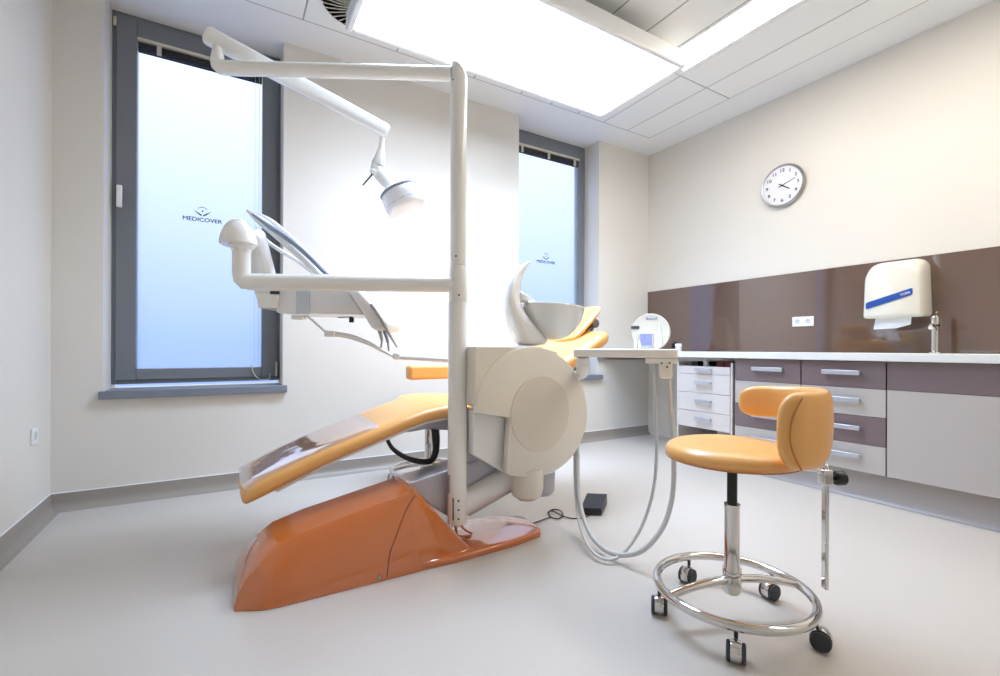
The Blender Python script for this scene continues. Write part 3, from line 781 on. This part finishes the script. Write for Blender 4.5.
# lower arm with upright end and domed joint
la0 = Vector((PX, PY, atT(458, 284.4, 2.12).z)); la1 = atT(248, 281.8, 2.065)
lat = atT(241.5, 252, 2.06)
d = (la1 - la0).normalized()
LZ = la0.z; la1.z = LZ
tip = Vector((lat.x, lat.y, LZ))
pth = [la0, la0.lerp(tip, .5), tip - d * .036, tip - d * .015 + UP * .003, tip - d * .003 + UP * .015, tip + UP * .035, Vector((tip.x, tip.y, lat.z))]
b = new(); tube(b, pth, .0375, 24)
obj('lower_arm', b, M['pole'], DU, angle=50)
dm = atT(238.5, 245, 2.06); dm = Vector((dm.x, dm.y, dm.z))
obj('arm_joint', lathe(new(), [(0, -.035), (.038, -.035), (.042, -.02), (.052, -.012), (.055, -.004), (.055, 0), (0, 0)], (lat.x, lat.y, dm.z), seg=36), M['body'], DU)
obj('joint_dome', lathe(new(), [(0, -.004), (.068, -.004), (.076, .004), (.075, .02), (.069, .05), (.056, .08), (.036, .105), (.014, .118), (0, .120)], (dm.x, dm.y, dm.z), seg=40), M['pole'], DU)
# spring arm going down behind the tube to the delivery head
s0 = atT(252, 236, 2.12); s1 = atT(269, 296, 2.30)
dd = (s1 - s0).normalized(); sd = dd.cross(FW).normalized(); sf = sd.cross(dd)
b = new(); obox(b, (s0 + s1) / 2, dd, sd, sf, (s1 - s0).length + .05, .105, .09)
obj('spring_arm', b, M['white'], DU, bevel=.03, seg=5)
b = new(); obox(b, s0.lerp(s1, .72) - sf * (.047 if sf.dot(FW) > 0 else -.047), dd, sd, sf, .03, .05, .004)
obj('arm_vent', b, M['tubeblue'], DU)

# delivery head
HT = 2.28
def hpt(x, y, t=HT): return atT(x, y, t)
def pr_px(pts, t, depth): return prism(new(), [atT(p[0], p[1], t) for p in pts], FW * depth)
hd_ = obj('delivery_head', pr_px([(275, 288), (347, 288), (363, 315), (340, 314), (276, 313)], 2.26, .30), M['body'], DU, bevel=.01)
obj('head_grip', pr_px([(256, 289), (277, 289), (277, 308), (257, 308)], 2.24, .2), M['pole'], DU, bevel=.01)
obj('grip_pad', pr_px([(270, 291), (279, 291), (279, 294), (270, 294)], 2.235, .01), M['black'], DU)
obj('clear_flap', pr_px([(296, 291), (309, 291), (309, 314), (296, 314)], 2.25, .012), M['glass_grey'], DU, bevel=.003)
obj('instrument_rack', pr_px([(343, 284), (357, 288), (368, 300), (388, 323), (385, 329), (378, 331), (371, 328), (363, 314)], 2.18, .30), M['body'], DU, bevel=.012, seg=4)
b = new(); tube(b, [atT(338, 317.5, 2.26), atT(352, 317, 2.26)], .004, 8)
obj('tray_rail', b, M['silver'], DU)
obj('rail_knob', lathe(new(), [(0, 0), (.012, 0), (.012, .026), (0, .026)], atT(351.5, 322.5, 2.26), seg=14), M['black'], DU)
# whip arms
for k, (pts, r, m) in enumerate((
        ([(247, 210), (258, 219), (272, 230), (290, 246), (308, 263), (318, 273), (336, 291)], .017, 'white'),
        ([(250, 211), (266, 219), (280, 229), (298, 245), (325, 271), (345, 290)], .013, 'white'),
        ([(256, 226), (266, 240), (281, 251), (299, 262), (312, 273), (332, 291)], .008, 'body'),
        ([(252, 214), (270, 227), (288, 239), (304, 252), (324, 272), (341, 290)], .010, 'tubeblue'))):
    t = (2.22, 2.27, 2.32, 2.17)[k]
    obj('whip_arm', tube(new(), [atT(x, y, t) for x, y in pts], [r * .4, r * 1.2, r * 1.25, r * 1.2, r, r], 12, smooth=5), M[m], DU)
# assistant swing rod under the head
b = new(); P_ = [atT(x, y, 2.27) for x, y in ((292, 316.5), (308, 316.5), (325, 331.5), (333, 332))]
tube(b, P_, .006, 8)
obj('tray_rod', b, M['body'], DU)
b = new(); obox(b, atT(299, 317.5, 2.27), RT, FW, UP, .055, .05, .022); obj('rod_clamp', b, M['pole'], DU, bevel=.004)
b = new(); obox(b, atT(331, 334, 2.27), RT, FW, UP, .05, .05, .028); obj('rod_clamp', b, M['pole'], DU, bevel=.004)
obj('curved_rod', tube(new(), [atT(x, y, t) for x, y, t in ((334, 334, 2.27), (350, 336.5, 2.28), (368, 343, 2.29), (383, 351, 2.29), (394, 356.5, 2.30))], [.013, .013, .011, .008, .007], 10, smooth=5), M['body'], DU)
b = new(); obox(b, atT(397, 356, 2.30), RT, FW, UP, .04, .04, .036); obj('rod_elbow', b, M['body'], DU, bevel=.012)
obj('tray_bar', tube(new(), [atT(397, 357, 2.30), atT(447, 360, 2.24), atT(466, 361, 2.16)], .0115, 12, smooth=3), M['white'], DU)

# assistant bracket bar on the right
b0 = atT(574, 354, 2.06); b1 = atT(677, 353, 1.95)
b0.z = b1.z = .8825
dr = (b1 - b0).normalized(); sd = UP.cross(dr)
b = new(); obox(b, (b0 + b1) / 2, dr, sd, UP, (b1 - b0).length, .075, .037)
BAR = obj('assistant_bar', b, M['lampwhite'], DU, bevel=.008, seg=4)
b = new(); tube(b, [atT(583, 357, 2.06), atT(583, 364, 2.075), atT(583, 370, 2.15), atT(582, 373, 2.27), atT(576, 376, 2.355)], [.026, .032, .031, .028, .026], 18, smooth=4)
obj('bar_joint', b, M['body'], DU, angle=60)
b = new(); obox(b, atT(661, 361, 1.965), dr, sd, UP, .125, .06, .022)
obj('hose_tray', b, M['lampwhite'], DU, bevel=.004)
b = new(); obox(b, atT(665.5, 370, 1.95), dr, sd, UP, .052, .05, .07)
obj('hose_holder', b, M['pole'], DU, bevel=.008)
for x, y in ((661.5, 363), (669.5, 363), (667, 367)):
    obj('holder_screw', lathe(new(), [(0, 0), (.004, 0), (.004, .003), (0, .003)], atT(x, y, 1.922), -FW, 10), M['rubber'], DU)

# suction hoses hanging from the holder
H1 = [atT(x, y, t) for x, y, t in ((668.5, 376, 1.95), (670, 400, 1.94), (673.5, 450, 1.92), (673, 490, 1.90), (666, 520, 1.88), (653, 541, 1.87), (638, 552.5, 1.89), (620, 555, 1.94), (604, 549, 2.01), (590, 533, 2.12), (581, 508, 2.25), (578, 480, 2.34), (577.5, 450, 2.39), (577, 425, 2.41), (574, 400, 2.41))]
tag(obj('suction_hose', tube(new(), H1, .0105, 12, smooth=6), M['hose']), 'thicker grey hose looping down from the right end of the white bar', 'hose', None)
H2 = [atT(x, y, t) for x, y, t in ((653, 364, 1.98), (655, 400, 1.99), (656.5, 450, 1.99), (654, 485, 1.99), (646, 516, 1.98), (634, 540, 1.96), (620, 555.5, 1.94), (608, 559.5, 1.93), (594, 553, 1.98), (583, 535, 2.12), (577, 510, 2.26), (575, 480, 2.36), (574.5, 445, 2.40), (573, 415, 2.42))]
tag(obj('suction_hose', tube(new(), H2, .0072, 12, smooth=6), M['hose']), 'thinner grey hose hanging nearer the middle of the white bar', 'hose', None)

# handpieces resting in the rack
HPS = [([(376, 322), (380, 332), (382, 341), (381, 348)], 2.24, 'steel', 'steel dental handpiece, leftmost of those poking from the rack'),
       ([(380, 320), (385, 332), (388, 343), (389, 351)], 2.26, 'tubeblue', 'blue-grey dental handpiece in the middle of the rack'),
       ([(371, 304), (381, 319), (391, 337), (397, 347)], 2.17, 'steel', 'longest grey dental handpiece at the right of the rack')]
for k, (pts, t, m, lb) in enumerate(HPS):
    root = atT(*pts[0], t)
    hpc = thing('dental_handpiece', lb, 'handpiece', root, 'handpieces in the instrument rack')
    P3 = [atT(x, y, t) for x, y in pts]
    obj('handpiece_grip', tube(new(), P3[:3], [.008, .010, .006], 12, smooth=4), M[m], hpc)
    obj('handpiece_head', tube(new(), P3[2:], [.006, .004], 10), M['silver'], hpc)

# ------------------------------------------------------------------ OPERATING LAMP
UZ = atT(450, 74.0, 2.12).z
ub = Vector((PX, PY, UZ)) + (atT(217.5, 67.5, 2.08) - Vector((PX, PY, UZ))) ; ub.z = UZ
OL = thing('operating_lamp', 'white dental lamp on a jointed boom from the top of the pole', 'lamp', (PX, PY, UZ))
d = (ub - Vector((PX, PY, UZ))); dn_ = d.normalized(); dn_.z = 0
hub = ub.copy()
stub_top = atT(217.5, 47, 2.08)
pth = [Vector((PX, PY, UZ)) + dn_ * .036, hub - dn_ * .034, hub - dn_ * .016 + UP * .004, hub - dn_ * .005 + UP * .015, hub + UP * .034, Vector((hub.x, hub.y, stub_top.z))]
b = new(); tube(b, pth[:1] + [pth[0].lerp(pth[1], .5)] + pth[1:], [.0315, .0315, .0315, .033, .033, .030, .020], 24)
obj('boom_arm', b, M['pole'], OL, angle=50)
obj('boom_pivot', lathe(new(), [(0, 0), (.012, 0), (.012, .04), (0, .04)], Vector((hub.x, hub.y, stub_top.z - .002)), seg=16), M['rubber'], OL)
s0 = atT(205, 34, 2.07); s1 = atT(388, 132, 2.42)
dd = (s1 - s0).normalized(); sd = dd.cross(UP).normalized(); su = sd.cross(dd)
secs = []
for f, w in ((0, .030), (.004, .036), (.02, .039), (.5, .037), (.97, .034), (.99, .033), (1.0, .026)):
    c_ = s0.lerp(s1, f); ring = []
    for k in range(20):
        a = 2 * PI * k / 20; ca, sa = math.cos(a), math.sin(a)
        ring.append(c_ + sd * (w * .8 * math.copysign(abs(ca) ** .6, ca)) + su * (w * math.copysign(abs(sa) ** .6, sa)))
    secs.append(ring)
obj('spring_arm', loft(new(), secs), M['lampwhite'], OL, angle=50)
# lamp neck, yoke and head
t = 2.42
n0 = atT(382, 137, t)
b = new(); tube(b, [n0, atT(381.5, 148, t), atT(380, 158, t), atT(379, 163, t), atT(378.5, 166, t)], [.012, .016, .028, .036, .030], 18)
obj('lamp_neck', b, M['lampwhite'], OL, angle=60)
b = new(); secs = []
for (x, y, w, th) in ((374, 160, .018, .012), (375, 166, .036, .016), (380, 174, .045, .018), (386, 181, .045, .018), (392, 187, .035, .016), (396, 191, .02, .012)):
    c_ = atT(x, y, t); dl = (atT(396, 191, t) - atT(374, 160, t)).normalized(); pr = dl.cross(FW).normalized()
    secs.append([c_ + pr * (w * .75 * math.cos(2 * PI * k / 16)) + FW * (w * .8 * math.sin(2 * PI * k / 16)) for k in range(16)])
obj('lamp_yoke', loft(b, secs), M['lampwhite'], OL, angle=60)
b = new(); tube(b, [atT(374, 172, t - .02), atT(370, 177, t - .03), atT(363, 185, t - .05)], [.005, .004, .0035], 8)
obj('lamp_lever', b, M['black'], OL)
b = new(); lathe(b, [(0, -.01), (.02, -.01), (.024, 0), (.02, .015), (0, .015)], atT(374.5, 172, t - .02), (atT(363, 185, t) - atT(374, 172, t)).normalized(), 18)
obj('lever_boss', b, M['lampwhite'], OL)
lc = atT(402.5, 198.5, t); la = (RT * .42 - UP * .88 + FW * .02).normalized()
obj('lamp_head', lathe(new(), [(0, -.075), (.045, -.074), (.075, -.066), (.094, -.052), (.102, -.042)], lc, la, 36), M['lampwhite'], OL, angle=60)
obj('head_band', lathe(new(), [(.099, -.048), (.1035, -.046), (.1035, -.036), (.099, -.034), (.099, -.048)], lc, la, 36), M['tubeblue'], OL)
obj('lamp_shield', lathe(new(), [(.100, -.034), (.103, -.028), (.106, .0), (.106, .045), (.102, .060), (.092, .067), (.06, .072), (0, .073)], lc, la, 36), M['lens'], OL, angle=60)
b = new()
for k in range(14):
    a = 2 * PI * k / 14; u_ = la.cross(UP).normalized(); v_ = la.cross(u_)
    p0 = lc + (u_ * math.cos(a) + v_ * math.sin(a)) * .1045
    obox(b, p0 + la * .030, la, (u_ * -math.sin(a) + v_ * math.cos(a)), (u_ * math.cos(a) + v_ * math.sin(a)), .004, .034, .003)
obj('shield_clip', b, M['hose'], OL)

# ------------------------------------------------------------------ OPERATOR STOOLS
def make_stool(loc, label, with_rest=True):
    """built around local origin; x axis = camera right, y axis = away"""
    S_ = thing('dental_stool', label, 'stool', loc, 'orange dental stools on chrome ring bases')
    A, B = RT, FW
    def q(a, b_, z): return A * a + B * b_ + UP * z
    ring = [q(.239 * math.cos(k * PI / 30), .239 * math.sin(k * PI / 30), .097) for k in range(60)]
    obj('foot_ring', tube(new(), ring, .0148, 14, closed=True), M['chrome'], S_, local=True)
    # bent bars through the hub, up in the middle
    for a0 in (math.radians(193), math.radians(6)):
        d = Vector((math.cos(a0), math.sin(a0)))
        obj('base_arm', tube(new(), [q(d.x * r, d.y * r, z) for r, z in ((.234, .097), (.17, .112), (.10, .122), (.025, .126))], .0135, 12, smooth=4), M['chrome'], S_, local=True)
    b = new(); lathe(b, [(0, .08), (.024, .08), (.029, .088), (.029, .165), (.0245, .173), (.024, .365), (.0255, .370), (.0255, .380), (0, .380)], (0, 0, 0), seg=28)
    obj('column', b, M['chrome'], S_, local=True)
    obj('gas_piston', lathe(new(), [(0, .375), (.016, .375), (.016, .515), (0, .515)], (0, 0, 0), seg=20), M['black'], S_, local=True)
    obj('seat_boss', lathe(new(), [(0, .512), (.03, .512), (.05, .527), (0, .527)], (0, 0, 0), seg=20), M['steel'], S_, local=True)
    sp_ = [(0, .483), (.17, .485), (.197, .492), (.205, .498), (.212, .510), (.213, .524), (.205, .540), (.188, .551), (.16, .558), (.10, .560), (0, .559)]
    sp_ = [(r_ * .985, .587 - (.560 - z_) * .83) for r_, z_ in sp_]
    obj('seat', lathe(new(), sp_, q(-.004, 0, 0), seg=48), M['leather'], S_, local=True, angle=180)
    st_ = [q(-.004 + .207 * math.cos(k * PI / 30), .209 * math.sin(k * PI / 30), .536) for k in range(60)]
    obj('seat_seam', tube(new(), st_, .0022, 6, closed=True), M['stitch'], S_, local=True)
    # five twin-wheel casters
    for k, a in enumerate(math.radians(x) for x in (174, 246, 318, 30, 102)):
        d = q(.237 * math.cos(a), .237 * math.sin(a), 0); tc_ = -(Vector((1.471, .936, 0)) + d).normalized(); sw = (tc_, tc_, (RT * .8 - FW * .6), (-RT * .9 - FW * .4), (-RT * .75 - FW * .66))[k].normalized(); sx = UP.cross(sw)
        b = new(); tube(b, [d + UP * .062, d + UP * .088], .006, 8)
        cs = obj('castor', b, M['black'], S_, local=True)
        c_ = d + sw * .012 + UP * .0285
        b = new()
        for s in (-1, 1): lathe(b, [(0, .0145), (.024, .0145), (.0282, .016), (.0282, .023), (.024, .026), (0, .026)], c_, sx * s, 24)
        obj('wheel', b, M['rubber'], cs, local=True)
        b = new(); lathe(b, [(0, -.0135), (.0290, -.0135), (.0310, -.006), (.0310, .006), (.0290, .0135), (0, .0135)], c_ + UP * .003, sx, 24)
        obj('castor_hood', b, M['chrome'], cs, local=True)
    if with_rest:
        ca, cb, R2 = .039, -.020, .207
        secs = []; N = 30
        a_far, a_near = math.radians(70), math.radians(-97)
        for i in range(N + 1):
            f = i / N; a = a_far + (a_near - a_far) * f
            # vertical extent
            zt_ = .764 + .016 * min(1, f / .5)
            hgt = .115 + .005 * f + .112 * max(0, min(1, (f - .30) / .45)) ** 1.3
            zb_ = zt_ - hgt
            # rounded ends
            en = min(f, 1 - f) / .12 if min(f, 1 - f) < .12 else 1
            fn = math.sqrt(max(0, 1 - (1 - en) ** 2)); fn = max(fn, .05)
            zc_ = (zt_ + zb_) / 2; hz = (zt_ - zb_) / 2 * (.45 + .55 * fn); th = .028 * (.25 + .75 * fn)
            if f > .8: zc_ += .0
            rad = Vector((math.cos(a), math.sin(a)))
            ring = []
            for k in range(16):
                an = 2 * PI * k / 16; c1, s1_ = math.cos(an), math.sin(an)
                rr = R2 + th * math.copysign(abs(c1) ** .7, c1); zz = zc_ + hz * math.copysign(abs(s1_) ** .55, s1_)
                ring.append(q(ca + rad.x * rr, cb + rad.y * rr, zz))
            secs.append(ring)
        obj('torso_rest', loft(new(), secs), M['leather'], S_, sub=1, angle=180, local=True)
        # stitched seam down the near end
        seam = []
        for k in range(16):
            f = .955 - .02 * math.sin(k / 15 * PI) * 0; a = math.radians(-91 + 3.2 * abs(k / 7.5 - 1) ** 2 * 3)
            zz = .762 - .205 * k / 15; rr = R2 + .0262 - .004 * abs(k / 7.5 - 1) ** 3
            seam.append(q(ca + math.cos(a) * rr, cb + math.sin(a) * rr, zz))
        obj('rest_seam', tube(new(), seam, .0025, 6), M['stitch'], S_, local=True)
        # mounting: bar under the seat to the clamp, upright flat rod, knob
        ra, rb = .258, -.08
        obj('support_bar', tube(new(), [q(.02, 0, .519), q(ra - .03, rb, .519), q(ra, rb, .500)], .009, 10), M['chrome'], S_, local=True)
        b = new(); obox(b, q(ra, rb, .335), A, B, UP, .012, .022, .40)
        obj('upright_rod', b, M['chrome'], S_, local=True, bevel=.003)
        b = new(); obox(b, q(ra, rb, .495), A, B, UP, .030, .034, .05); obj('clamp', b, M['chrome'], S_, local=True, bevel=.004)
        b = new(); tube(b, [q(ra + .012, rb, .490), q(ra + .034, rb, .490)], .007, 10)
        kn = obj('clamp_knob', b, M['black'], S_, local=True)
        b = new(); lathe(b, [(0, 0), (.021, 0), (.023, .004), (.023, .026), (.020, .030), (0, .030)], q(ra + .030, rb, .490), A, 18)
        obj('knob_grip', b, M['black'], kn, local=True)
    return S_
make_stool((1.471, .936, 0), 'orange dental stool with curved torso rest in the right foreground')
make_stool((1.17, 2.90, 0), 'chrome based stool half hidden behind the orange patient chair', False)

# ------------------------------------------------------------------ FOOT PEDAL AND CABLE
FP = thing('foot_pedal', 'small dark blue-black foot pedal on the floor beside the hoses', 'pedal', (1.80, 1.98, 0))
g = [Vector((1.672, 1.925, 0)), Vector((1.745, 1.862, 0)), Vector((1.90, 1.985, 0)), Vector((1.83, 2.055, 0))]
g = [Vector((1.655, 1.92, 0)), Vector((1.745, 1.855, 0)), Vector((1.90, 1.975, 0)), Vector((1.81, 2.045, 0))]
b = new(); prism(b, [p + UP * .001 for p in g], (0, 0, .035)); obj('pedal_base', b, M['black'], FP, bevel=.004)
b = new(); vs = []
lowz = (.040, .040, .062, .062)
a_ = [b.verts.new(p + UP * .036) for p in g]; c_ = [b.verts.new(p + UP * z) for p, z in zip(g, lowz)]
b.faces.new(a_[::-1]); b.faces.new(c_); ring_faces(b, a_, c_)
obj('pedal_plate', b, M['navy'], FP, bevel=.004)
cp = [(592, 512.5), (586, 517), (574, 518.5), (563, 516), (553, 511), (549, 512), (551, 517), (559, 518.5), (563, 514.5), (560, 510.5), (553, 509.5), (548, 512.5), (550, 517), (545, 519), (531, 524)]
def flo(x, y, z): d = ray(x, y); t = (z - EYE) / d.z; return Vector((0, 0, EYE)) + d * t
obj('pedal_cable', tube(new(), [flo(x, y, .004 + .0005 * (k % 5)) for k, (x, y) in enumerate(cp)], .0032, 8, smooth=5), M['rubber'], FP)

# ------------------------------------------------------------------ LIGHT, WORLD, CAMERA
def area(name, loc, sx, sy, power, rgb, spread, rot=(0, 0, 0)):
    l = bpy.data.lights.new(name, 'AREA'); l.shape = 'RECTANGLE'; l.size = sx; l.size_y = sy; l.energy = power; l.color = lin(rgb)[:3]; l.spread = spread
    o = bpy.data.objects.new(name, l); COL.objects.link(o); o.location = loc; o.rotation_euler = rot
    return o
area('panel_lamp', ((px0 + px1) / 2, (py0 + py1) / 2, pz - .003), px1 - px0 - .02, py1 - py0 - .02, 46, (196, 220, 255), math.radians(128))

w = bpy.data.worlds.new('sky'); bpy.context.scene.world = w; w.use_nodes = True; nt = w.node_tree
bg = nt.nodes['Background']; tc = nt.nodes.new('ShaderNodeTexCoord'); sep = nt.nodes.new('ShaderNodeSeparateXYZ')
cr_ = nt.nodes.new('ShaderNodeValToRGB')
nt.links.new(tc.outputs['Generated'], sep.inputs[0]); nt.links.new(sep.outputs['Z'], cr_.inputs[0]); nt.links.new(cr_.outputs[0], bg.inputs['Color'])
el = cr_.color_ramp.elements
el[0].position = 0.0; el[0].color = (.31, .47, .98, 1); el[1].position = .45; el[1].color = (1.2, 1.25, 1.3, 1)
bg.inputs['Strength'].default_value = 1.1

cam = bpy.data.cameras.new('camera'); co = bpy.data.objects.new('camera', cam); COL.objects.link(co)
cam.sensor_width = 36; cam.lens = FPX * 36 / 1000; cam.shift_y = (HZ - 338) / 1000; cam.clip_start = .02
co.matrix_world = Matrix.Translation((0, 0, EYE)) @ Matrix.Rotation(-YAW, 4, 'Z') @ Matrix.Rotation(PI / 2, 4, 'X') @ Matrix.Rotation(ROLL, 4, 'Z')
sc = bpy.context.scene; sc.camera = co
sc.view_settings.view_transform = 'Standard'; sc.view_settings.look = 'None'; sc.view_settings.gamma = 1; sc.view_settings.use_curve_mapping = False
sc.view_settings.exposure = 0.3
